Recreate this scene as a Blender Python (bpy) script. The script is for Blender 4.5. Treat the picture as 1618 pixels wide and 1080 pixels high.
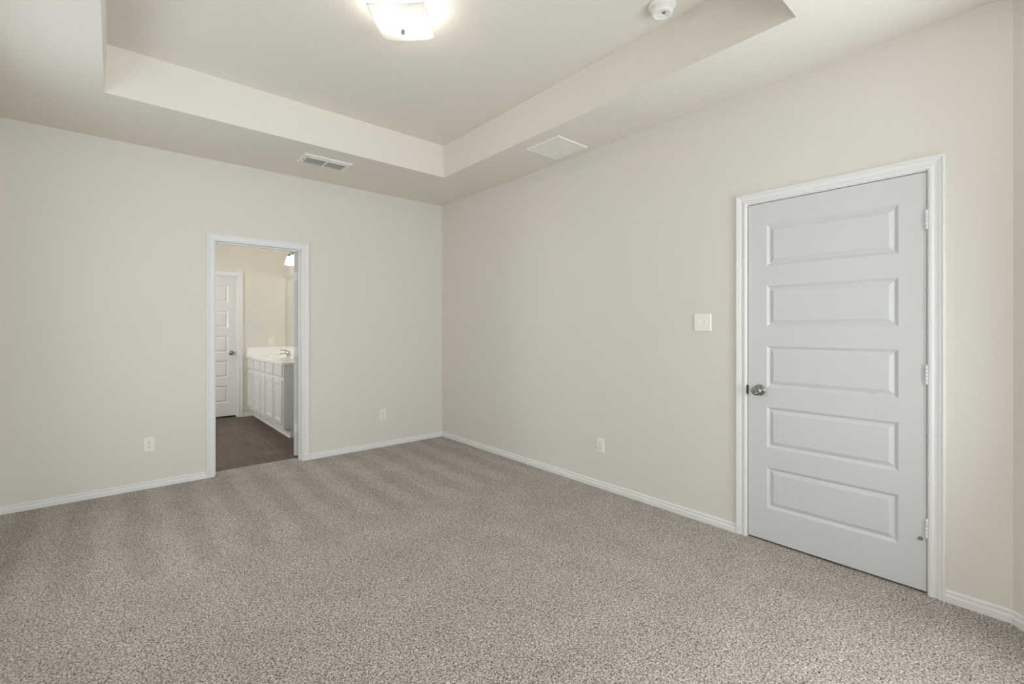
import bpy, bmesh, math, random
from mathutils import Vector, Matrix
random.seed(7)
for o in list(bpy.data.objects): bpy.data.objects.remove(o, do_unlink=True)
S = bpy.context.scene
C = S.collection
PI = math.pi

# ------------------------------------------------------------------ camera
cam = bpy.data.cameras.new('camera'); camo = bpy.data.objects.new('camera', cam); C.objects.link(camo)
camo.location = (-2.970, -4.716, 1.284)
camo.rotation_euler = (PI/2, 0, -0.7125)
cam.sensor_width = 36; cam.lens = 36*729.15/1618
cam.shift_y = -21.6/1618; cam.clip_start = 0.02
S.camera = camo

# ------------------------------------------------------------------ view, world, daylight
S.view_settings.view_transform = 'Standard'; S.view_settings.look = 'None'
S.view_settings.gamma = 1; S.view_settings.use_curve_mapping = False
S.view_settings.exposure = 0.06
S.cycles.use_denoising = True
S.cycles.caustics_reflective = True; S.cycles.max_bounces = 14; S.cycles.diffuse_bounces = 10; S.cycles.glossy_bounces = 5
S.cycles.sample_clamp_indirect = 12
S.cycles.blur_glossy = 0.0
w = bpy.data.worlds.new('sky'); S.world = w; w.use_nodes = True
w.node_tree.nodes['Background'].inputs[0].default_value = (0.80, 0.88, 1.0, 1)
w.node_tree.nodes['Background'].inputs[1].default_value = 0.6

def daylight(name, loc, rot, sx, sy, power, tilt=0, color=(0.865, 0.925, 1.0)):
    l = bpy.data.lights.new(name, 'AREA'); l.shape = 'RECTANGLE'; l.size = sx; l.size_y = sy
    l.energy = power; l.color = color
    o = bpy.data.objects.new(name, l); C.objects.link(o); o.location = loc; o.rotation_euler = (rot[0]+tilt, rot[1], rot[2])
    return o
P_FRONT, P_DIAG, P_FILL, P_BATH, TILT = 31, 66, 23, 38, .2      # window and left fill powers in watts
L_BULB, L_SHADE = 68, 7.8
# daylight coming in through the two windows of the wall behind the camera
WY = -6.90                       # room face of the front wall
WINDOWS = [(-3.35, -2.45), (-2.25, -1.35)]
WZ = (0.55, 2.35)
BWIN = (1.35, 2.35, 1.15, 2.15)      # bathroom window in the left wall: y0, y1, z0, z1
daylight('window_and_fill_light', (-3.575-0.16, (BWIN[0]+BWIN[1])/2, (BWIN[2]+BWIN[3])/2), (0, -PI/2, 0), BWIN[3]-BWIN[2], BWIN[1]-BWIN[0], P_BATH, color=(1, .985, .96))
# the window of the angled bay wall, at the right of the camera
DIAG0 = (0.0, -4.622); DLEN = 1.60; DW = (0.45, 1.45)     # start, length, window span along it
q = (DW[0]+DW[1])/2*.70711
daylight('window_and_fill_light', (-q+.11, DIAG0[1]-q-.11, (WZ[0]+WZ[1])/2), (PI/2, 0, PI/4), DW[1]-DW[0], WZ[1]-WZ[0], P_DIAG, tilt=TILT)
FILL_WIN = (-2.30, -1.10)             # unseen left wall window, added to brighten the far right wall: y0, y1
daylight('window_and_fill_light', (-3.575-0.19, (FILL_WIN[0]+FILL_WIN[1])/2, (WZ[0]+WZ[1])/2), (PI/2, 0, -PI/2), FILL_WIN[1]-FILL_WIN[0], WZ[1]-WZ[0], P_FILL, tilt=-.10)  # added fill light from the left, not a known window
for a, b in WINDOWS:
    daylight('window_and_fill_light', ((a+b)/2, WY-0.16, (WZ[0]+WZ[1])/2), (PI/2, 0, 0), b-a, WZ[1]-WZ[0], P_FRONT*(b-a), tilt=TILT)

# ------------------------------------------------------------------ helpers
def tag(o, label=None, cat=None, group=None, kind=None):
    if label: o['label'] = label
    if cat: o['category'] = cat
    if group: o['group'] = group
    if kind: o['kind'] = kind
    return o
def empty(name, loc=(0, 0, 0), rot=(0, 0, 0), **k):
    o = bpy.data.objects.new(name, None); C.objects.link(o); o.location = loc; o.rotation_euler = rot
    o.empty_display_size = 0.05
    return tag(o, **k)
class MB:
    def __init__(s): s.v = []; s.f = []; s.sm = []
    def add(s, vs, fs, smooth=False):
        n = len(s.v); s.v += [tuple(p) for p in vs]; s.f += [tuple(i+n for i in f) for f in fs]; s.sm += [smooth]*len(fs); return s
    def box(s, a, b):
        x0, y0, z0 = a; x1, y1, z1 = b
        return s.add([(x0,y0,z0),(x1,y0,z0),(x1,y1,z0),(x0,y1,z0),(x0,y0,z1),(x1,y0,z1),(x1,y1,z1),(x0,y1,z1)],
                     [(0,3,2,1),(4,5,6,7),(0,1,5,4),(1,2,6,5),(2,3,7,6),(3,0,4,7)])
    def lathe(s, prof, n=28, M=None, smooth=True):
        # prof: (radius, height along +Z); closed by fans at the ends
        vs = []; fs = []
        for r, h in prof:
            for k in range(n):
                a = 2*PI*k/n; vs.append(Vector((r*math.cos(a), r*math.sin(a), h)))
        for i in range(len(prof)-1):
            for k in range(n):
                k2 = (k+1) % n; fs.append((i*n+k, i*n+k2, (i+1)*n+k2, (i+1)*n+k))
        fs.append(tuple(range(n-1, -1, -1))); fs.append(tuple((len(prof)-1)*n+k for k in range(n)))
        if M: vs = [M @ v for v in vs]
        return s.add(vs, fs, smooth)
    def tube(s, pts, rad, n=12):
        pts = [Vector(p) for p in pts]
        rads = rad if isinstance(rad, (list, tuple)) else [rad]*len(pts)
        vs = []; fs = []
        for i, p in enumerate(pts):
            d = (pts[min(i+1, len(pts)-1)]-pts[max(i-1, 0)]).normalized()
            up = Vector((0, 0, 1)) if abs(d.z) < .9 else Vector((0, 1, 0))
            a = d.cross(up).normalized(); b = a.cross(d)
            for k in range(n):
                t = 2*PI*k/n; vs.append(p+(a*math.cos(t)+b*math.sin(t))*rads[i])
        for i in range(len(pts)-1):
            for k in range(n):
                k2 = (k+1) % n; fs.append((i*n+k, i*n+k2, (i+1)*n+k2, (i+1)*n+k))
        fs.append(tuple(range(n-1, -1, -1))); fs.append(tuple((len(pts)-1)*n+k for k in range(n)))
        return s.add(vs, fs, True)
    def xf(s, M): s.v = [tuple(M @ Vector(p)) for p in s.v]; return s
    def build(s, name, mat, parent=None, bevel=0, seg=2, **k):
        me = bpy.data.meshes.new(name); me.from_pydata(s.v, [], s.f)
        me.polygons.foreach_set('use_smooth', s.sm)
        bm = bmesh.new(); bm.from_mesh(me); bmesh.ops.recalc_face_normals(bm, faces=bm.faces); bm.to_mesh(me); bm.free()
        me.update()
        me.materials.append(mat)
        o = bpy.data.objects.new(name, me); C.objects.link(o); o.parent = parent
        if bevel:
            m = o.modifiers.new('bevel', 'BEVEL'); m.width = bevel; m.segments = seg; m.limit_method = 'ANGLE'; m.angle_limit = math.radians(40)
        return tag(o, **k)
def copy_tree(o, parent=None):
    c = o.copy(); C.objects.link(c); c.parent = parent
    for ch in list(o.children): copy_tree(ch, c)
    return c

# ------------------------------------------------------------------ materials
def srgb(r, g, b):
    f = lambda c: (c/255/12.92) if c/255 <= .04045 else ((c/255+.055)/1.055)**2.4
    return (f(r), f(g), f(b), 1)
def mat(name, col, rough=.5, metal=0, bump=None, spec=.5, coat=0):
    m = bpy.data.materials.new(name); m.use_nodes = True; nt = m.node_tree; b = nt.nodes['Principled BSDF']
    b.inputs['Base Color'].default_value = col; b.inputs['Roughness'].default_value = rough; b.inputs['Metallic'].default_value = metal
    b.inputs['Specular IOR Level'].default_value = spec
    if coat: b.inputs['Coat Weight'].default_value = coat; b.inputs['Coat Roughness'].default_value = .1
    if bump:
        tc = nt.nodes.new('ShaderNodeTexCoord'); prev = None
        for sc, st, dist in bump:
            n = nt.nodes.new('ShaderNodeTexNoise'); n.inputs['Scale'].default_value = sc; n.inputs['Detail'].default_value = 3
            nt.links.new(tc.outputs['Object'], n.inputs['Vector'])
            bp = nt.nodes.new('ShaderNodeBump'); bp.inputs['Strength'].default_value = st; bp.inputs['Distance'].default_value = dist
            nt.links.new(n.outputs['Fac'], bp.inputs['Height'])
            if prev: nt.links.new(prev.outputs['Normal'], bp.inputs['Normal'])
            prev = bp
        nt.links.new(prev.outputs['Normal'], b.inputs['Normal'])
    return m
PAINT = srgb(223, 218, 210)
M_wall = mat('wall_paint', PAINT, .75, bump=[(60, .7, .0018), (150, .4, .0008)], spec=.3)
M_ceil = mat('ceiling_paint', srgb(228, 223, 214), .85, bump=[(85, .9, .0022), (170, .4, .0010)], spec=.2)
M_trim = mat('trim_enamel', srgb(230, 230, 229), .38, bump=[(30, .12, .001)])
M_door = mat('door_enamel', srgb(211, 211, 211), .45, bump=[(260, .12, .0004)])
M_cab = mat('cabinet_enamel', srgb(224, 224, 223), .4)
M_plate = mat('ivory_plastic', srgb(238, 236, 228), .35)
M_white = mat('white_plastic', srgb(240, 239, 233), .4)
M_vent = mat('vent_enamel', srgb(236, 234, 227), .45)
M_dark = mat('dark_slot', srgb(60, 57, 52), .7)
M_void = mat('duct_metal', srgb(176, 172, 164), .7)
M_nickel = mat('satin_nickel', srgb(150, 148, 144), .20, 1)
M_chrome = mat('chrome', srgb(205, 205, 206), .08, 1)
M_bronze = mat('latch_metal', srgb(70, 66, 62), .35, 1)
M_marble = mat('cultured_marble', srgb(244, 242, 240), .18, coat=.3)
M_mirror = mat('mirror_silver', (.93, .935, .93, 1), .0, 1)
M_mirror.node_tree.nodes['Principled BSDF'].inputs['Roughness'].default_value = .0

def carpet():
    m = bpy.data.materials.new('carpet_pile'); m.use_nodes = True; nt = m.node_tree; N = nt.nodes; L = nt.links
    b = N['Principled BSDF']; b.inputs['Roughness'].default_value = .95; b.inputs['Specular IOR Level'].default_value = .1
    b.inputs['Sheen Weight'].default_value = .15; b.inputs['Sheen Roughness'].default_value = .6
    tc = N.new('ShaderNodeTexCoord')
    def noise(sc, det, rough=.5, dist=0):
        n = N.new('ShaderNodeTexNoise'); n.inputs['Scale'].default_value = sc; n.inputs['Detail'].default_value = det
        n.inputs['Roughness'].default_value = rough; n.inputs['Distortion'].default_value = dist
        L.new(tc.outputs['Object'], n.inputs['Vector']); return n
    def math_(op, a, b_=None, c=None):
        n = N.new('ShaderNodeMath'); n.operation = op
        for i, v in enumerate((a, b_, c)):
            if v is None: continue
            if isinstance(v, (int, float)): n.inputs[i].default_value = v
            else: L.new(v, n.inputs[i])
        return n.outputs[0]
    yarn = noise(145, 3, .62, .8)                      # the twisted tufts
    r = N.new('ShaderNodeValToRGB'); e = r.color_ramp.elements
    e[0].position = .37; e[0].color = srgb(76, 64, 55); e[1].position = .63; e[1].color = srgb(222, 213, 205)
    mid = e.new(.48); mid.color = srgb(158, 146, 136)
    L.new(yarn.outputs['Fac'], r.inputs['Fac'])
    # vacuum tracks: bands of pile laid one way and the other
    sep = N.new('ShaderNodeSeparateXYZ'); L.new(tc.outputs['Object'], sep.inputs[0])
    wob = noise(2.2, 2); fine = noise(9, 3)
    x = math_('ADD', sep.outputs['X'], math_('MULTIPLY', math_('SUBTRACT', wob.outputs['Fac'], .5), .16))
    x = math_('ADD', x, math_('MULTIPLY', math_('SUBTRACT', fine.outputs['Fac'], .5), .05))
    yw = math_('ADD', sep.outputs['Y'], math_('MULTIPLY', math_('SUBTRACT', fine.outputs['Fac'], .5), .14))
    far = N.new('ShaderNodeMapRange'); far.inputs['From Min'].default_value = -1.77; far.inputs['From Max'].default_value = -1.66
    L.new(yw, far.inputs['Value'])
    s1 = math_('SINE', math_('MULTIPLY_ADD', x, 2*PI/.285, 2*PI*(3.0/.285)+PI/2))
    s1 = math_('MULTIPLY', math_('MINIMUM', math_('MAXIMUM', math_('MULTIPLY', s1, 2.2), -1), 1), far.outputs[0])
    x2 = math_('ADD', x, math_('MULTIPLY', sep.outputs['Y'], .35))
    s2 = math_('MULTIPLY', math_('SINE', math_('MULTIPLY', x2, 2*PI/.42)), math_('SUBTRACT', 1, far.outputs[0]))
    blot = noise(3.2, 4, .6)
    amp = math_('ADD', math_('MULTIPLY', s1, .075), math_('MULTIPLY', s2, .022))
    amp = math_('ADD', amp, math_('MULTIPLY', math_('SUBTRACT', blot.outputs['Fac'], .5), .42))
    amp = math_('ADD', amp, math_('MULTIPLY', far.outputs[0], .0))
    amp = math_('ADD', amp, 1.0)
    mix = N.new('ShaderNodeVectorMath'); mix.operation = 'SCALE'
    L.new(r.outputs['Color'], mix.inputs[0]); L.new(amp, mix.inputs['Scale']); L.new(mix.outputs[0], b.inputs['Base Color'])
    bp = N.new('ShaderNodeBump'); bp.inputs['Strength'].default_value = .8; bp.inputs['Distance'].default_value = .006
    L.new(yarn.outputs['Fac'], bp.inputs['Height']); L.new(bp.outputs['Normal'], b.inputs['Normal'])
    return m
M_carpet = carpet()
def vinyl():
    m = bpy.data.materials.new('wood_look_vinyl'); m.use_nodes = True; nt = m.node_tree; N = nt.nodes; L = nt.links
    b = N['Principled BSDF']; b.inputs['Roughness'].default_value = .5
    tc = N.new('ShaderNodeTexCoord')
    mp = N.new('ShaderNodeMapping'); mp.inputs['Rotation'].default_value = (0, 0, PI/2); L.new(tc.outputs['Object'], mp.inputs[0])
    br = N.new('ShaderNodeTexBrick'); br.offset = .37
    for k, v in (('Scale', 1), ('Mortar Size', .0010), ('Brick Width', 1.2), ('Row Height', .18), ('Bias', 0)): br.inputs[k].default_value = v
    br.inputs['Color1'].default_value = srgb(104, 86, 73); br.inputs['Color2'].default_value = srgb(84, 68, 57); br.inputs['Mortar'].default_value = srgb(78, 64, 54)
    L.new(mp.outputs[0], br.inputs['Vector'])
    m2 = N.new('ShaderNodeMapping'); m2.inputs['Scale'].default_value = (14, 1.4, 1); L.new(tc.outputs['Object'], m2.inputs[0])
    n = N.new('ShaderNodeTexNoise'); n.inputs['Scale'].default_value = 2.2; n.inputs['Detail'].default_value = 6; L.new(m2.outputs[0], n.inputs['Vector'])
    n2 = N.new('ShaderNodeTexNoise'); n2.inputs['Scale'].default_value = 3.0; n2.inputs['Detail'].default_value = 4; L.new(tc.outputs['Object'], n2.inputs['Vector'])
    ad = N.new('ShaderNodeMath'); ad.operation = 'ADD'; L.new(n.outputs['Fac'], ad.inputs[0]); L.new(n2.outputs['Fac'], ad.inputs[1])
    mr = N.new('ShaderNodeMapRange'); mr.inputs['From Min'].default_value = .78; mr.inputs['From Max'].default_value = 1.22
    mr.inputs['To Min'].default_value = .66; mr.inputs['To Max'].default_value = 1.32; L.new(ad.outputs[0], mr.inputs['Value'])
    mx = N.new('ShaderNodeVectorMath'); mx.operation = 'SCALE'; L.new(br.outputs['Color'], mx.inputs[0]); L.new(mr.outputs[0], mx.inputs['Scale'])
    L.new(mx.outputs[0], b.inputs['Base Color'])
    return m
M_vinyl = vinyl()
def emit(name, col, st):
    m = bpy.data.materials.new(name); m.use_nodes = True; nt = m.node_tree; nt.nodes.clear()
    e = nt.nodes.new('ShaderNodeEmission'); e.inputs[0].default_value = col; e.inputs[1].default_value = st
    o = nt.nodes.new('ShaderNodeOutputMaterial'); nt.links.new(e.outputs[0], o.inputs[0]); return m
def frosted(name, tint=(.80, .80, .785, 1)):
    m = bpy.data.materials.new(name); m.use_nodes = True; nt = m.node_tree; nt.nodes.clear(); N = nt.nodes.new
    d = N('ShaderNodeBsdfDiffuse'); d.inputs[0].default_value = tint
    t = N('ShaderNodeBsdfTranslucent'); t.inputs[0].default_value = tint
    g = N('ShaderNodeBsdfGlossy'); g.inputs['Roughness'].default_value = .25; g.inputs[0].default_value = (1, 1, 1, 1)
    a = N('ShaderNodeMixShader'); a.inputs[0].default_value = .45; b = N('ShaderNodeMixShader'); b.inputs[0].default_value = .05
    r = N('ShaderNodeBsdfRefraction'); r.inputs['IOR'].default_value = 1.03; r.inputs['Roughness'].default_value = .85; r.inputs[0].default_value = tint
    c = N('ShaderNodeMixShader'); c.inputs[0].default_value = .16
    o = N('ShaderNodeOutputMaterial'); l = nt.links.new
    l(d.outputs[0], a.inputs[1]); l(t.outputs[0], a.inputs[2]); l(a.outputs[0], c.inputs[1]); l(r.outputs[0], c.inputs[2]); l(c.outputs[0], b.inputs[1]); l(g.outputs[0], b.inputs[2]); l(b.outputs[0], o.inputs[0])
    return m
M_glass = frosted('frosted_glass')
def pane_mat():
    m = bpy.data.materials.new('window_glass'); m.use_nodes = True; nt = m.node_tree; nt.nodes.clear(); N = nt.nodes.new
    t = N('ShaderNodeBsdfTransparent'); t.inputs[0].default_value = (.96, .98, .97, 1)
    g = N('ShaderNodeBsdfGlossy'); g.inputs['Roughness'].default_value = .02
    a = N('ShaderNodeMixShader'); a.inputs[0].default_value = .05; o = N('ShaderNodeOutputMaterial'); l = nt.links.new
    l(t.outputs[0], a.inputs[1]); l(g.outputs[0], a.inputs[2]); l(a.outputs[0], o.inputs[0]); return m
M_pane = pane_mat()
M_bulb = emit('lit_bulb', (1, .96, .89, 1), L_BULB)
M_lit_shade = emit('lit_shade', (1, .965, .915, 1), L_SHADE)

# ------------------------------------------------------------------ room dimensions
H = 2.74
XL = -3.575; YF = WY; T = 0.13
TS = .014                      # the left side of the tray leans in a little
TX0, TX1, TY0, TY1, TZ = -3.013, -0.553, -3.951, -0.9125, 3.044
BD = (-2.302, -1.587)          # bathroom doorway along x, in the back wall
RD = (-4.341, -3.507)          # door opening along y, in the right wall
DH = 2.043
YE = -4.622                    # end of the right wall
BX = -0.936; BY = 2.98         # bathroom right wall face, far wall face
FD = (-2.315, -1.600)          # far bathroom doorway along x

def st(o): o['kind'] = 'structure'; return o
# floors
st(MB().add([(XL, YF, 0), (0, YF, 0), (0, .0, 0), (XL, 0, 0)], [(0, 1, 2, 3)])
   .add([(BD[0]-.02, 0, 0), (BD[1]+.02, 0, 0), (BD[1]+.02, .148, 0), (BD[0]-.02, .148, 0)], [(0, 1, 2, 3)])
   .add([(0, RD[0]-.02, 0), (.8, RD[0]-.02, 0), (.8, RD[1]+.02, 0), (0, RD[1]+.02, 0)], [(0, 1, 2, 3)]).build('floor', M_carpet))
st(MB().box((XL, .0, -.05), (BX, 3.9, -.008)).build('floor', M_vinyl))
# ceiling with its raised tray
cb = MB()
xs = [XL, TX0, TX1, 0]; ys = [YF, TY0, TY1, 0]
for i in range(3):
    for j in range(3):
        if i == 1 and j == 1: continue
        cb.add([(xs[i], ys[j], H), (xs[i], ys[j+1], H), (xs[i+1], ys[j+1], H), (xs[i+1], ys[j], H)], [(0, 1, 2, 3)])
cb.add([(TX0, TY0, H), (TX1, TY0, H), (TX1, TY1, H), (TX0, TY1, H), (TX0+TS, TY0, TZ), (TX1, TY0, TZ), (TX1, TY1, TZ), (TX0+TS, TY1, TZ)],
       [(0, 1, 5, 4), (1, 2, 6, 5), (2, 3, 7, 6), (3, 0, 4, 7), (4, 5, 6, 7)])
st(cb.build('ceiling', M_ceil))
st(MB().box((XL, T, H), (BX, BY, H+.05)).build('ceiling', M_ceil))
# walls
def wall_open(name, axis, a0, a1, d0, d1, op, oh, top=H):
    """wall running along axis from a0 to a1, between depths d0 and d1, with one opening op"""
    m = MB()
    def bx(p, q, z0, z1):
        if axis == 'x': m.box((p, d0, z0), (q, d1, z1))
        else: m.box((d0, p, z0), (d1, q, z1))
    bx(a0, op[0], 0, top); bx(op[1], a1, 0, top); bx(op[0], op[1], oh, top)
    return st(m.build(name, M_wall))
J = .019   # jamb thickness
wall_open('wall_back', 'x', XL, .13, 0, T, (BD[0]-J, BD[1]+J), DH+J)
wall_open('wall_right', 'y', YE-.05, 0, 0, T, (RD[0]-J, RD[1]+J), DH+J)
st(MB().box((XL-T, YF-T, 0), (XL, FILL_WIN[0], H)).box((XL-T, FILL_WIN[1], 0), (XL, 0, H)).box((XL-T, FILL_WIN[0], 0), (XL, FILL_WIN[1], WZ[0])).box((XL-T, FILL_WIN[0], WZ[1]), (XL, FILL_WIN[1], H)).build('wall_left', M_wall))
DX = -DLEN*.70711; DY = YE+DX
dg = MB(); zt = (0, WZ[0], WZ[1], H)
dg.box((0, -T, 0), (DW[0], 0, H)).box((DW[1], -T, 0), (DLEN, 0, H)).box((DW[0], -T, 0), (DW[1], 0, WZ[0])).box((DW[0], -T, WZ[1]), (DW[1], 0, H))
# local x runs along the wall away from the corner, local +y looks into the room
MD = Matrix(((-.70711, -.70711, 0, 0), (-.70711, .70711, 0, YE), (0, 0, 1, 0), (0, 0, 0, 1)))
st(dg.xf(MD).build('wall_diagonal', M_wall))
st(MB().box((DX, YF-T, 0), (DX+T, DY, H)).build('wall_entry', M_wall))
fw_ = MB(); segs = [XL, WINDOWS[0][0], WINDOWS[0][1], WINDOWS[1][0], WINDOWS[1][1], DX]
for i in range(0, 6, 2): fw_.box((segs[i], YF-T, 0), (segs[i+1], YF, H))
for a, b in WINDOWS:
    fw_.box((a, YF-T, 0), (b, YF, WZ[0])); fw_.box((a, YF-T, WZ[1]), (b, YF, H))
st(fw_.build('wall_front', M_wall))
def window(name, loc, rz, width):
    wd = empty(name, loc, (0, 0, rz), kind='structure')
    hw = width/2; hh = WZ[1]-WZ[0]; f = MB()
    for bx in (((-hw, -.03, 0), (-hw+.04, .03, hh)), ((hw-.04, -.03, 0), (hw, .03, hh)), ((-hw+.04, -.03, 0), (hw-.04, .03, .04)),
               ((-hw+.04, -.03, hh-.04), (hw-.04, .03, hh)), ((-hw+.04, -.02, hh/2-.02), (hw-.04, .03, hh/2+.02))): f.box(*bx)
    f.build('window_frame', M_trim, wd)
    MB().box((-hw+.04, -.004, .04), (hw-.04, .004, hh-.04)).build('window_pane', M_pane, wd)
    MB().box((-hw-.03, .071, -.02), (hw+.03, .10, -.001)).box((-hw, .03, -.0), (hw, .071, .008)).build('window_sill', M_trim, wd)
for i, (a, b) in enumerate(WINDOWS): window('window_%d' % (i+1), ((a+b)/2, YF-.07, WZ[0]), 0, b-a)
window('window_5', (XL-.07, (FILL_WIN[0]+FILL_WIN[1])/2, WZ[0]), -PI/2, FILL_WIN[1]-FILL_WIN[0])  # made-up window around the left fill light
c_ = (DW[0]+DW[1])/2; window('window_3', MD @ Vector((c_, -.07, WZ[0])), PI/4, DW[1]-DW[0])
# light-blocking box added behind the right-hand door; space behind the far bathroom door
st(MB().box((.82, RD[0]-.3, 0), (.9, RD[1]+.3, H)).box((T, RD[0]-.3, 0), (.82, RD[0]-.22, H)).box((T, RD[1]+.22, 0), (.82, RD[1]+.3, H)).build('wall_leak_block', M_wall))
st(MB().box((T, RD[0]-.3, H), (.9, RD[1]+.3, H+.04)).build('ceiling', M_ceil))
wall_open('wall_bathroom_far', 'x', XL, BX+.1, BY, BY+.125, (FD[0]-J, FD[1]+J), DH+J)
st(MB().box((BX, T, -.008), (BX+.1, BY, H)).build('wall_bathroom_right', M_wall))
st(MB().box((XL-.1, T, -.008), (XL, BWIN[0], H)).box((XL-.1, BWIN[1], -.008), (XL, BY+.2, H)).box((XL-.1, BWIN[0], -.008), (XL, BWIN[1], BWIN[2])).box((XL-.1, BWIN[0], BWIN[3]), (XL, BWIN[1], H)).build('wall_bathroom_left', M_wall))
wd = empty('window_4', (XL-.06, (BWIN[0]+BWIN[1])/2, BWIN[2]), kind='structure')
hw = (BWIN[1]-BWIN[0])/2; hh = BWIN[3]-BWIN[2]; f = MB()
for bx in (((-.03, -hw, 0), (.03, -hw+.04, hh)), ((-.03, hw-.04, 0), (.03, hw, hh)), ((-.03, -hw+.04, 0), (.03, hw-.04, .04)), ((-.03, -hw+.04, hh-.04), (.03, hw-.04, hh))): f.box(*bx)
f.build('window_frame', M_trim, wd)
MB().box((-.004, -hw+.04, .04), (.004, hw-.04, hh-.04)).build('window_pane', M_pane, wd)
st(MB().box((FD[0]-.3, BY+.9, -.008), (FD[1]+.3, BY+.96, H)).box((FD[0]-.36, BY+.126, -.008), (FD[0]-.3, BY+.9, H)).box((FD[1]+.3, BY+.126, -.008), (FD[1]+.36, BY+.9, H)).build('wall_hall', M_wall))

# ------------------------------------------------------------------ baseboards and casings
BASE = [(0, -.012), (.014, -.012), (.014, .026), (.0135, .030), (.010, .035), (.0055, .0375), (.0055, .0400), (.0095, .0425), (.0095, .050), (.006, .055), (.0, .056)]
CAS = [(0, 0), (0, .0085), (.0025, .0105), (.009, .0115), (.0155, .0105), (.0175, .0085), (.0185, .0060), (.023, .0060), (.031, .0080), (.040, .0118), (.0435, .0125),
       (.0445, .0105), (.0465, .0105), (.0485, .0140), (.053, .0160), (.058, .0150), (.0605, .012), (.0605, 0)]
def base(name, path, kind='structure', off=None):
    """path: 2D points walked with the wall on the right-hand side; profile mitred at the corners"""
    n = len(path); rows = []
    for i, p in enumerate(path):
        p = Vector(p); dirs = []
        if i: dirs.append((p-Vector(path[i-1])).normalized())
        if i < n-1: dirs.append((Vector(path[i+1])-p).normalized())
        ns = [Vector((-d.y, d.x)) for d in dirs]
        m = ns[0] if len(ns) == 1 else (ns[0]+ns[1])/(1+ns[0].dot(ns[1]))
        rows.append([(p.x+m.x*d, p.y+m.y*d, z) for d, z in BASE])
    mb = MB(); k = len(BASE); vs = [v for r in rows for v in r]; fs = []
    for i in range(n-1):
        for j in range(k-1): fs.append((i*k+j, i*k+j+1, (i+1)*k+j+1, (i+1)*k+j))
    fs.append(tuple(range(k))); fs.append(tuple((n-1)*k+j for j in range(k)))
    mb.add(vs, fs); o = mb.build(name, M_trim); o['kind'] = kind; return o
CW = .0605
# wall on the right when walking: direction chosen so that the left normal points into the room
base('baseboard_left', [(BD[0]-.005-CW, 0), (XL, 0), (XL, YF), (DX, YF), (DX, DY), (0, YE), (0, RD[0]-.005-CW)])
base('baseboard_right', [(0, RD[1]+.005+CW), (0, 0), (BD[1]+.005+CW, 0)])
b3 = base('baseboard_bathroom', [(-1.39, BY), (FD[1]+.005+CW, BY)])
b3.location.z = -.008

def casing_set(name, M, w, h, hinge_side=None, depth=T, stop_y=.045, z0=0, both=True):
    """door trim in local space: opening from x=0 to w, wall face at y=0 (room towards -y)"""
    t = empty(name, kind='structure'); t.matrix_world = M
    R = .005; n = len(CAS)
    def piece(nm, pts):            # pts: two ends, each function u -> (x, z)
        vs = []; fs = []
        for e in pts:
            for u, d in CAS: x, z = e(u); vs.append((x, -d, z))
        for j in range(n-1): fs.append((j, j+1, n+j+1, n+j))
        fs.append(tuple(range(n))); fs.append(tuple(n+j for j in range(n)))
        MB().add(vs, fs).build(nm, M_trim, t)
    piece('casing', [lambda u: (-R-u, z0-.01), lambda u: (-R-u, h+R+u)])
    piece('casing', [lambda u: (w+R+u, z0-.01), lambda u: (w+R+u, h+R+u)])
    piece('head_casing', [lambda u: (-R-u, h+R+u), lambda u: (w+R+u, h+R+u)])
    MB().box((-J, 0, z0), (0, depth, h)).box((w, 0, z0), (w+J, depth, h)).box((-J, 0, h), (w+J, depth, h+J)).build('jamb', M_trim, t)
    MB().box((0, stop_y, z0), (.011, stop_y+.036, h-.011)).box((w-.011, stop_y, z0), (w, stop_y+.036, h-.011)).box((0, stop_y, h-.011), (w, stop_y+.036, h)).build('door_stop', M_trim, t, bevel=.002)
    return t
RZ = lambda a: Matrix.Rotation(a, 4, 'Z')
TR = Matrix.Translation
M1 = TR((BD[0], 0, 0))
casing_set('trim_1', M1, BD[1]-BD[0], DH)
# right wall: local x runs towards -y (world), local -y points to -x (world)
M2 = TR((0, RD[1], 0)) @ RZ(-PI/2)
casing_set('trim_2', M2, RD[1]-RD[0], DH, stop_y=.042)
M3 = TR((FD[0], BY, 0))
casing_set('trim_3', M3, FD[1]-FD[0], DH, depth=.125, stop_y=.05, z0=-.008)

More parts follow.
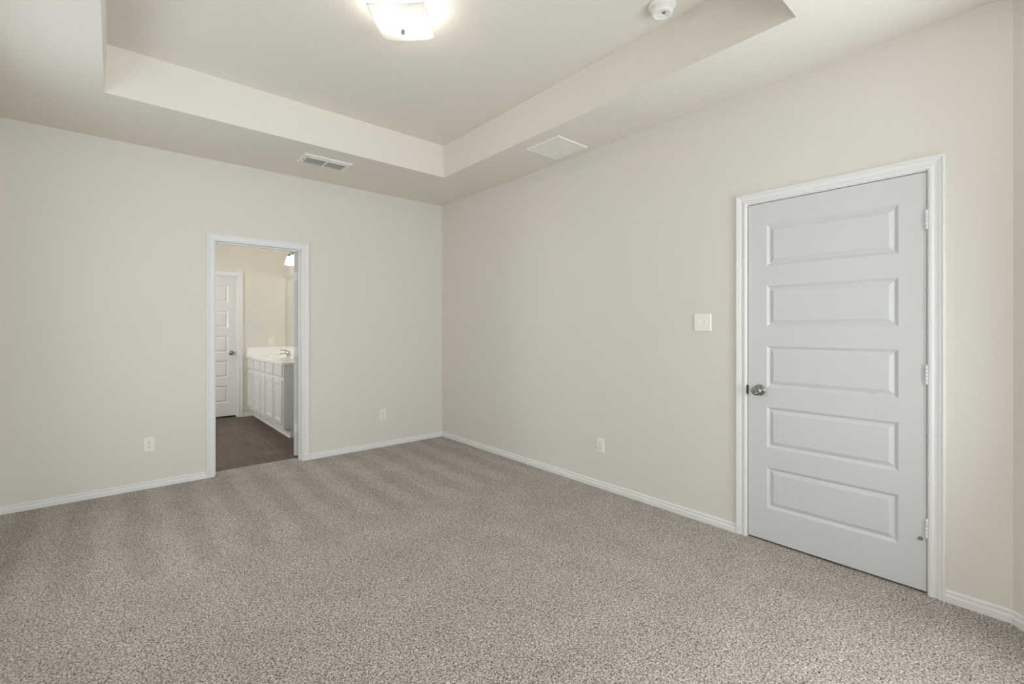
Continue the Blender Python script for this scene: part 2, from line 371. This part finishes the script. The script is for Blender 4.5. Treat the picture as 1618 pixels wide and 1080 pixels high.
# ------------------------------------------------------------------ doors
ROWS = [(.207, .452), (.569, .814), (.932, 1.178), (1.294, 1.539), (1.659, 1.905)]
RINGS = [(0, 0), (.014, .0105), (.0165, .0112), (.036, .0028), (.0372, .0010)]
def slab(w, z0, z1, x0, x1, th=.035):
    mb = MB()
    for side in (0, 1):
        Y = (lambda d: d) if side == 0 else (lambda d: th-d)
        zs = [z0]+[z for r in ROWS for z in r]+[z1]; xs_ = [0, x0, x1, w]
        for i in range(len(zs)-1):
            for j in range(3):
                if j == 1 and i % 2 == 1: continue
                mb.add([(xs_[j], Y(0), zs[i]), (xs_[j+1], Y(0), zs[i]), (xs_[j+1], Y(0), zs[i+1]), (xs_[j], Y(0), zs[i+1])], [(0, 1, 2, 3)])
        for a, b in ROWS:
            vs = []
            for o, d in RINGS: vs += [(x0+o, Y(d), a+o), (x1-o, Y(d), a+o), (x1-o, Y(d), b-o), (x0+o, Y(d), b-o)]
            fs = []
            for k in range(len(RINGS)-1):
                for q in range(4): fs.append((k*4+q, k*4+(q+1) % 4, k*4+4+(q+1) % 4, k*4+4+q))
            k = (len(RINGS)-1)*4; fs.append((k, k+1, k+2, k+3)); mb.add(vs, fs)
    for a, b in (((0, z0), (w, z0)), ((w, z0), (w, z1)), ((w, z1), (0, z1)), ((0, z1), (0, z0))):
        mb.add([(a[0], 0, a[1]), (b[0], 0, b[1]), (b[0], th, b[1]), (a[0], th, a[1])], [(0, 1, 2, 3)])
    return mb
def merged(o):
    bm = bmesh.new(); bm.from_mesh(o.data); bmesh.ops.remove_doubles(bm, verts=bm.verts, dist=1e-5); bmesh.ops.recalc_face_normals(bm, faces=bm.faces); bm.to_mesh(o.data); bm.free(); return o
KNOB = [(.0335, 0), (.0335, .003), (.031, .007), (.020, .010), (.013, .013), (.0115, .024), (.0125, .029), (.019, .034), (.0265, .042), (.0285, .050), (.0275, .057), (.023, .062), (.013, .0645), (.012, .0635), (.0075, .0635), (.0070, .0655), (.003, .066)]
def knob(parent, x, z, y=0):
    M = TR((x, y, z)) @ Matrix.Rotation(PI/2, 4, 'X')      # +Z -> -Y
    return MB().lathe(KNOB, 32, M).build('door_knob', M_nickel, parent, label='satin nickel door knob')
def hinge(parent, x, z, y=-.006, L=.09):
    mb = MB(); k = 5
    for i in range(k):
        a = z-L/2+i*L/k; mb.lathe([(.0055, a+.0003), (.0068, a+.0010), (.0068, a+L/k-.0010), (.0055, a+L/k-.0003)], 16, TR((x, y, 0)))
    mb.lathe([(.003, z-L/2-.003), (.0055, z-L/2-.002), (.0055, z-L/2)], 16, TR((x, y, 0)))
    mb.lathe([(.0055, z+L/2), (.0055, z+L/2+.002), (.003, z+L/2+.003)], 16, TR((x, y, 0)))
    mb.box((x-.0005, y+.003, z-L/2), (x+.0012, .03, z+L/2))
    return mb.build('hinge', M_trim, parent)
# the closed five-panel door of the right wall
W2 = RD[1]-RD[0]
d = empty('door_1', kind='structure'); d.matrix_world = M2 @ TR((.0045, .003, 0))
SW = W2-.0070
merged(slab(SW, .012, DH-.004, .106, SW-.106).build('slab', M_door, d))
knob(d, .066, .909)
for z in (1.809, 1.060, .318): hinge(d, SW+.0015, z)
MB().box((-.009, -.0050, .878), (.0015, .004, .935)).build('strike_plate', M_bronze, d, bevel=.002, label='dark bronze strike plate')
MB().lathe([(.009, 0), (.009, .003), (.006, .006), (.005, .012), (.003, .014)], 16, TR((SW-.022, 0, .262)) @ Matrix.Rotation(PI/2, 4, 'X')).build('bumper', M_nickel, d, label='small metal bumper screw')
# bathroom door, swung into the bathroom past square, seen on its hinge edge
d = empty('door_2', kind='structure')
A = math.radians(27)
# local x: from hinge edge along the slab; thickness +y
d.matrix_world = TR((-1.583, .150, 0)) @ RZ(PI/2-A)
merged(slab(.706, .022, DH-.006, .10, .606).build('slab', M_door, d))
for z in (1.80, 1.055, .30):
    MB().box((-.0018, .004, z-.045), (.0004, .032, z+.045)).lathe([(.0065, z-.045), (.0065, z+.045)], 14, TR((-.004, -.006, 0))).build('hinge', M_trim, d)
kk = knob(d, .646, .915)
k2 = MB().lathe(KNOB, 32, TR((.646, .035, .915)) @ Matrix.Rotation(-PI/2, 4, 'X')).build('door_knob', M_nickel, d, label='satin nickel door knob')
# far bathroom door, closed and set back in its frame
W3 = FD[1]-FD[0]
d = empty('door_3', kind='structure'); d.matrix_world = M3 @ TR((.003, .088, 0))
merged(slab(W3-.006, .012, DH-.004, .10, W3-.106).build('slab', M_trim, d))
knob(d, W3-.006-.060, .925)

# ------------------------------------------------------------------ bathroom vanity
X0 = -1.462; VY0, VY1 = 1.115, BY
v = empty('vanity_cabinet', (0, 0, -.008), label='long white vanity cabinet with five drawer fronts and five doors seen through the open doorway', cat='cabinet')
B = MB()
B.box((X0, VY0, .108), (X0+.019, VY1-.003, .8635))                # face frame
B.box((X0+.019, VY0, .108), (BX-.002, VY0+.018, .8635)); B.box((X0+.019, VY1-.021, .108), (BX-.002, VY1-.003, .8635))
B.box((X0+.019, VY0+.018, .108), (BX-.002, VY1-.021, .126))
B.box((X0+.085, VY0, 0.0), (BX-.002, VY0+.018, .108))
B.build('body', M_cab, v, bevel=.0015)
MB().box((X0+.075, VY0+.004, 0.0), (X0+.085, VY1-.003, .108)).build('toe_kick', M_cab, v)
MB().add([(X0+.062, VY0-.002, 0), (X0+.075, VY0-.002, 0), (X0+.075, VY0-.002, .018), (X0+.068, VY0-.002, .016), (X0+.062, VY1-.003, 0), (X0+.075, VY1-.003, 0), (X0+.075, VY1-.003, .018), (X0+.068, VY1-.003, .016)],
         [(0, 1, 2, 3), (7, 6, 5, 4), (0, 3, 7, 4), (3, 2, 6, 7), (0, 4, 5, 1)]).build('shoe_moulding', M_trim, v)
COLS = [(2.615, 2.955), (2.215, 2.565), (1.955, 2.165), (1.545, 1.905), (1.150, 1.495)]
for a, b in COLS:
    # drawer fronts: slab with a bevelled edge; doors: frame with a recessed flat panel
    def rings(z0, z1, R):
        vs = []; fs = []
        for o, dp in R: vs += [(X0-dp, a+o, z0+o), (X0-dp, b-o, z0+o), (X0-dp, b-o, z1-o), (X0-dp, a+o, z1-o)]
        for k in range(len(R)-1):
            for q in range(4): fs.append((k*4+q, k*4+(q+1) % 4, k*4+4+(q+1) % 4, k*4+4+q))
        k = (len(R)-1)*4; fs.append((k, k+1, k+2, k+3)); fs.append((0, 3, 2, 1)); return MB().add(vs, fs)
    rings(.716, .850, [(0, .001), (0, .013), (.003, .016), (.010, .019)]).build('drawer', M_cab, v)
    rings(.150, .682, [(0, .001), (0, .013), (.003, .016), (.008, .019), (.052, .019), (.056, .014), (.062, .010)]).build('cabinet_door', M_cab, v)
# countertop with integral bowls, back splash and side splash
ct = empty('vanity_countertop', (0, 0, 0), label='white cultured marble countertop with moulded sink bowl on the bathroom vanity', cat='countertop')
CZ = .882; cx0, cx1 = X0-.028, BX-.001
def half(y0, y1, cy):
    mb = MB(); n = 48; cx = -1.235; rx, ry = .165, .215; outer = []; inner = []
    angs = sorted([2*PI*k/n for k in range(n)]+[math.atan2(yy-cy, xx-cx) % (2*PI) for xx in (cx0, cx1) for yy in (y0, y1)])
    m = len(angs)
    for t in angs:
        c, s_ = math.cos(t), math.sin(t)
        k = min([(cx1-cx)/c if c > 1e-9 else 1e9, (cx0-cx)/c if c < -1e-9 else 1e9, (y1-cy)/s_ if s_ > 1e-9 else 1e9, (y0-cy)/s_ if s_ < -1e-9 else 1e9])
        outer.append((cx+c*k, cy+s_*k, CZ))
        q = 1/math.sqrt((c/rx)**2+(s_/ry)**2); inner.append((cx+c*q, cy+s_*q, CZ))
    mb.add(outer+inner, [(i, (i+1) % m, m+(i+1) % m, m+i) for i in range(m)])
    bowl = MB(); rings_ = [(1, 0), (.97, -.006), (.93, -.03), (.85, -.07), (.68, -.105), (.4, -.122), (.1, -.126)]
    vs = []; 
    for sc, dz in rings_: vs += [(cx+(p[0]-cx)*sc, cy+(p[1]-cy)*sc, CZ+dz) for p in inner]
    fs = [(r*m+i, r*m+(i+1) % m, (r+1)*m+(i+1) % m, (r+1)*m+i) for r in range(len(rings_)-1) for i in range(m)]
    fs.append(tuple((len(rings_)-1)*m+i for i in range(m))); bowl.add(vs, fs, True)
    return mb, bowl
ya, yb = VY0-.022, BY-.001; ym = (ya+yb)/2
tops = MB()
for (y0, y1, cy) in ((ya, ym, 1.56), (ym, yb, 2.50)):
    t_, bowl = half(y0, y1, cy); tops.add(t_.v, t_.f); bowl.build('sink_bowl', M_marble, ct)
tops.add([(cx0, ya, CZ), (cx1, ya, CZ), (cx1, ya, CZ-.026), (cx0, ya, CZ-.026)], [(0, 1, 2, 3)])
tops.add([(cx0, ya, CZ), (cx0, yb, CZ), (cx0, yb, CZ-.026), (cx0, ya, CZ-.026)], [(0, 1, 2, 3)])
tops.add([(cx0, ya, CZ-.026), (cx0+.05, ya, CZ-.026), (cx0+.05, yb, CZ-.026), (cx0, yb, CZ-.026)], [(0, 1, 2, 3)])
tops.build('top', M_marble, ct)
MB().box((cx1-.019, ya, CZ), (cx1, yb, CZ+.118)).build('back_splash', M_marble, ct, bevel=.003)
MB().box((cx0+.004, yb-.019, CZ), (cx1-.0195, yb, CZ+.118)).build('side_splash', M_marble, ct, bevel=.003)
# faucet
f = empty('faucet', (-1.035, 2.50, CZ+.0004), label='chrome single lever faucet behind the far sink bowl', cat='faucet')
MB().lathe([(.030, 0), (.030, .008), (.024, .014)], 24, Matrix.Diagonal((1, 2.4, 1, 1))).build('base_plate', M_chrome, f)
MB().lathe([(.024, .012), (.023, .030), (.026, .042), (.026, .058), (.019, .070), (.006, .074)], 24).build('body', M_chrome, f)
MB().tube([(-.01, 0, .024), (-.05, 0, .036), (-.09, 0, .038), (-.115, 0, .030), (-.122, 0, .018)], [.014, .0125, .0115, .011, .0105]).build('spout', M_chrome, f)
MB().tube([(.002, 0, .062), (-.03, 0, .072), (-.07, 0, .082), (-.118, 0, .088)], [.013, .009, .007, .0075]).build('lever', M_chrome, f)
# mirror
tag(MB().box((BX-.006, VY0+.02, 1.003), (BX-.001, BY-.009, 2.072)).build('mirror', M_mirror), 'large frameless wall mirror above the vanity backsplash', 'mirror')
# vanity light
l = empty('vanity_light', (BX, 2.24, 2.36), label='nickel vanity light bar with glowing white bell shades above the mirror', cat='light fixture')
MB().box((-.022, -.30, -.035), (-.001, .26, .035)).build('back_plate', M_nickel, l, bevel=.006)
for dy in (.155, -.02, -.195):
    MB().tube([(-.02, dy, 0), (-.06, dy, .022), (-.095, dy, .024), (-.114, dy, .006), (-.114, dy, -.012)], .007).build('arm', M_nickel, l)
    MB().lathe([(.012, 0), (.025, -.010), (.028, -.042), (.018, -.050)], 24, TR((-.114, dy, -.008))).build('socket_cup', M_nickel, l)
    MB().lathe([(.034, -.048), (.041, -.060), (.048, -.080), (.058, -.110), (.064, -.165), (.060, -.166), (.050, -.150), (.020, -.06)], 24, TR((-.114, dy, 0))).build('shade', M_lit_shade, l, label='glowing frosted glass shade')

# ------------------------------------------------------------------ electrical plates
def plate_mb(w, h, d=.006):
    b = .005; return MB().add([(-w/2, 0, -h/2), (w/2, 0, -h/2), (w/2, 0, h/2), (-w/2, 0, h/2), (-w/2, -.0015, -h/2), (w/2, -.0015, -h/2), (w/2, -.0015, h/2), (-w/2, -.0015, h/2),
        (-w/2+b, -d, -h/2+b), (w/2-b, -d, -h/2+b), (w/2-b, -d, h/2-b), (-w/2+b, -d, h/2-b)],
        [(0, 1, 5, 4), (1, 2, 6, 5), (2, 3, 7, 6), (3, 0, 4, 7), (4, 5, 9, 8), (5, 6, 10, 9), (6, 7, 11, 10), (7, 4, 8, 11), (8, 9, 10, 11)])
FX = Matrix.Rotation(PI/2, 4, 'X')   # +Z -> -Y
def make_outlet(label):
    o = empty('wall_outlet', label=label, cat='outlet', group='wall outlets')
    plate_mb(.073, .118).build('cover_plate', M_plate, o)
    for z in (.0195, -.0195):
        r = MB(); pts = []
        for k in range(40):
            a = 2*PI*k/40; pts.append((.0172*math.cos(a), max(-.0145, min(.0145, .0172*math.sin(a)))))
        n = len(pts); r.add([(x, -.005, z+y) for x, y in pts]+[(x*.97, -.0078, z+y*.97) for x, y in pts], [(i, (i+1) % n, n+(i+1) % n, n+i) for i in range(n)]+[tuple(range(n, 2*n))])
        rr = r.build('receptacle', M_plate, o)
        MB().box((-.0080, -.0080, z+.0005), (-.0056, -.0070, z+.0090)).box((.0056, -.0080, z+.0015), (.0080, -.0070, z+.0085)).lathe([(.0032, .0068), (.0032, .0081)], 12, TR((0, 0, z-.0065)) @ FX).build('slots', M_dark, rr)
    MB().lathe([(.003, .0055), (.003, .007), (.002, .0076)], 12, FX).build('screw', M_nickel, o)
    return o
proto = make_outlet('white duplex wall outlet low on the back wall, left of the bathroom doorway')
proto.location = (-2.753, -.0005, .350)
for loc, rz, lab in (((-.751, -.0005, .348), 0, 'white duplex wall outlet low on the back wall, between doorway and room corner'),
                     ((-.0005, -2.369, .341), -PI/2, 'white duplex wall outlet low on the right wall, in front of the white panel door'),
                     ((-1.162, BY-.0005, 1.09), 0, 'white duplex wall outlet above the vanity countertop inside the bathroom')):
    c = copy_tree(proto); c.location = loc; c.rotation_euler.z = rz; c['label'] = lab
sw = empty('light_switch', (-.0005, -3.221, 1.322), (0, 0, -PI/2), label='white two toggle light switch plate on the wall left of the panel door', cat='light switch')
plate_mb(.118, .120).build('cover_plate', M_plate, sw)
for x in (-.023, .023):
    t = MB().box((x-.0055, -.0072, -.012), (x+.0055, -.0055, .012)).build('toggle_slot', M_plate, sw)
    MB().add([(x-.004, -.006, -.001), (x+.004, -.006, -.001), (x+.004, -.006, .009), (x-.004, -.006, .009), (x-.0033, -.017, .009), (x+.0033, -.017, .009), (x+.0033, -.0165, .014), (x-.0033, -.0165, .014)],
             [(0, 3, 2, 1), (4, 5, 6, 7), (0, 1, 5, 4), (1, 2, 6, 5), (2, 3, 7, 6), (3, 0, 4, 7)]).build('toggle', M_white, sw, bevel=.0008)
    for z in (-.030, .030): MB().lathe([(.003, .0055), (.003, .0068), (.002, .0072)], 12, TR((x, 0, z)) @ FX).build('screw', M_plate, sw)

# ------------------------------------------------------------------ ceiling grilles
def ring_frame(hx, hy, bw, d, top=0):
    # bevelled picture-frame ring on the ceiling, thickness d downwards
    R = [(0, 0), (0, -.0015), (.006, -d), (bw-.003, -d), (bw, -d*.5), (bw, .0)]
    vs = []; fs = []
    for o, z in R: vs += [(-hx+o, -hy+o, z), (hx-o, -hy+o, z), (hx-o, hy-o, z), (-hx+o, hy-o, z)]
    for k in range(len(R)-1):
        for q in range(4): fs.append((k*4+q, k*4+(q+1) % 4, k*4+4+(q+1) % 4, k*4+4+q))
    return MB().add(vs, fs)
g = empty('supply_vent', ((-1.7665-1.362)/2, (-.700-.444)/2, H-.0005), label='white two-bank supply register in the soffit above the bathroom doorway', cat='vent')
hx, hy = .2022, .128
ring_frame(hx, hy, .036, .011).build('frame', M_vent, g)
MB().add([(-hx+.03, -hy+.02, -.0008), (hx-.03, -hy+.02, -.0008), (hx-.03, hy-.02, -.0008), (-hx+.03, hy-.02, -.0008)], [(0, 1, 2, 3)]).build('duct_backing', M_void, g)
MB().box((-.0055, -hy+.046, -.0190), (.0055, hy-.020, -.002)).build('divider', M_vent, g, bevel=.0015)
for sx in (-1, 1):
    lv = MB(); nl = 14; x0, x1 = sorted((sx*.0065, sx*(hx-.037)))
    lv.box((x0, -hy+.046, -.0165), (x1, -hy+.0495, -.004))                      # bright lip of the blade bank
    lv.box((x0 if sx < 0 else x1-.0015, -hy+.046, -.0150), (x0+.0015 if sx < 0 else x1, hy-.020, -.002))
    for i in range(nl):
        y = -hy+.0565+i*(2*hy-.082)/(nl-1)
        lv.add([(x0, y-.0058, -.0172), (x1, y-.0058, -.0172), (x1, y+.0056, -.0142), (x0, y+.0056, -.0142), (x0, y-.0058, -.0164), (x1, y-.0058, -.0164), (x1, y+.0056, -.0134), (x0, y+.0056, -.0134)],
               [(0, 1, 2, 3), (7, 6, 5, 4), (0, 4, 5, 1), (2, 6, 7, 3), (1, 5, 6, 2), (3, 7, 4, 0)])
    lv.build('louvres', M_vent, g)
MB().box((-hx+.020, -.016, -.0118), (-hx+.025, .012, -.0108)).build('damper_slot', M_dark, g, label='dark slot of the damper lever')
MB().box((-hx+.0195, .035, -.019), (-hx+.0265, .047, -.0105)).build('damper_lever', M_white, g, bevel=.002)
r = empty('return_grille', (-.262, -2.134, H-.0005), label='square white stamped return grille in the soffit near the right wall', cat='vent')
hx, hy = .172, .179
ring_frame(hx, hy, .020, .010).build('frame', M_vent, r)
MB().box((-hx+.021, -.008, -.0095), (hx-.021, .004, -.001)).build('divider', M_vent, r)
for y0, y1 in ((-hy+.021, -.0100), (.0045, hy-.021)):
    lv = MB(); nl = 26
    for i in range(nl):
        x = -hx+.028+i*(2*hx-.056)/(nl-1)
        lv.add([(x-.0055, y0, -.0072), (x-.0055, y1, -.0072), (x+.0056, y1, -.0092), (x+.0056, y0, -.0092), (x-.0055, y0, -.0064), (x-.0055, y1, -.0064), (x+.0056, y1, -.0084), (x+.0056, y0, -.0084)],
               [(0, 1, 2, 3), (7, 6, 5, 4), (0, 4, 5, 1), (2, 6, 7, 3), (1, 5, 6, 2), (3, 7, 4, 0)])
    lv.build('louvres', M_vent, r)
MB().add([(-hx+.015, -hy+.015, -.0008), (hx-.015, -hy+.015, -.0008), (hx-.015, hy-.015, -.0008), (-hx+.015, hy-.015, -.0008)], [(0, 1, 2, 3)]).build('duct_backing', M_void, r)
for x, y in ((-hx+.010, -.10), (-hx+.010, .10), (hx-.010, -.10), (hx-.010, .10)):
    MB().lathe([(.0045, -.0098), (.0045, -.0112), (.003, -.0122)], 12, TR((x, y, 0))).build('screw', M_white, r)

# ------------------------------------------------------------------ smoke detector
sd = empty('smoke_detector', (-.712, -3.352, TZ), (0, 0, .9), label='round white smoke detector on the raised tray ceiling', cat='smoke detector')
MB().lathe([(.069, -.0005), (.070, -.004), (.070, -.014), (.066, -.018), (.058, -.019)], 48).build('base', M_white, sd)
MB().lathe([(.0555, -.017), (.0565, -.021), (.0565, -.046), (.053, -.0535), (.045, -.057), (.040, -.057), (.037, -.0545), (.0, -.0545)][:-1], 48).build('body', M_white, sd)
gr = MB()
for i in range(5): gr.box((-.022+i*.004, -.012, -.0552), (-.020+i*.004, .006, -.0542))
gr.build('sensor_grille', M_dark, sd)
MB().lathe([(.010, -.054), (.010, -.0565), (.008, -.0575)], 24, TR((.014, .004, 0))).build('test_button', M_white, sd)
MB().lathe([(.0018, -.054), (.0018, -.0558)], 10, TR((.002, -.018, 0))).build('indicator_light', M_dark, sd)

# ------------------------------------------------------------------ ceiling light: square bent glass under a pan with two bulbs
cl = empty('ceiling_light', (-1.790, -2.452, TZ), (0, 0, math.radians(-42.5)), label='square bent frosted glass flush ceiling light, lit, in the tray', cat='ceiling light')
MB().lathe([(.085, -.0005), (.088, -.006), (.084, -.022), (.07, -.028), (.01, -.030)], 40).build('canopy', M_white, cl)
MB().lathe([(.004, -.16), (.004, -.028)], 12).build('rod', M_nickel, cl)
hs = .150; n = 24; zc = -.112; vs = []; fs = []
def gz(a, b): return zc-.030*(1-a*a)*(1-b*b)-.006*(2-a*a-b*b)/1.0
for lay in (0, 1):
    for i in range(n+1):
        for j in range(n+1):
            a = -1+2*i/n; b = -1+2*j/n; vs.append((a*hs, b*hs, gz(a, b)-lay*.005))
m_ = (n+1)*(n+1); idx = lambda i, j, l_=0: l_*m_+i*(n+1)+j
for i in range(n):
    for j in range(n):
        fs.append((idx(i, j), idx(i+1, j), idx(i+1, j+1), idx(i, j+1)))
fs0 = list(fs)
gl = MB().add(vs[:m_], fs0, True).build('glass_shade', M_glass, cl, label='bent square of frosted white glass')
so = gl.modifiers.new('thickness', 'SOLIDIFY'); so.thickness = .004; so.offset = 0
MB().lathe([(.004, .012), (.009, .006), (.010, .0), (.009, -.008), (.006, -.013), (.002, -.015)], 20, TR((0, 0, gz(0, 0)-.010))).build('finial', M_nickel, cl, label='nickel finial')
AX = math.radians(32)                                  # the two lamp holders stand askew to the glass
for sgn in (-1, 1):
    RA = Matrix.Rotation(AX, 4, 'Z')
    MB().tube([(sgn*.02, 0, -.028), (sgn*.032, 0, -.045), (sgn*.042, 0, -.062)], .015, 16).xf(RA).build('lamp_holder', M_white, cl)
    bm_ = RA @ TR((sgn*.042, 0, -.064)) @ Matrix.Rotation(sgn*PI/2*1.08, 4, 'Y')
    MB().lathe([(.012, 0), (.014, .012), (.021, .026), (.026, .042), (.026, .052), (.021, .066), (.010, .074)], 20, bm_).build('bulb', M_bulb, cl, label='lit white bulb')
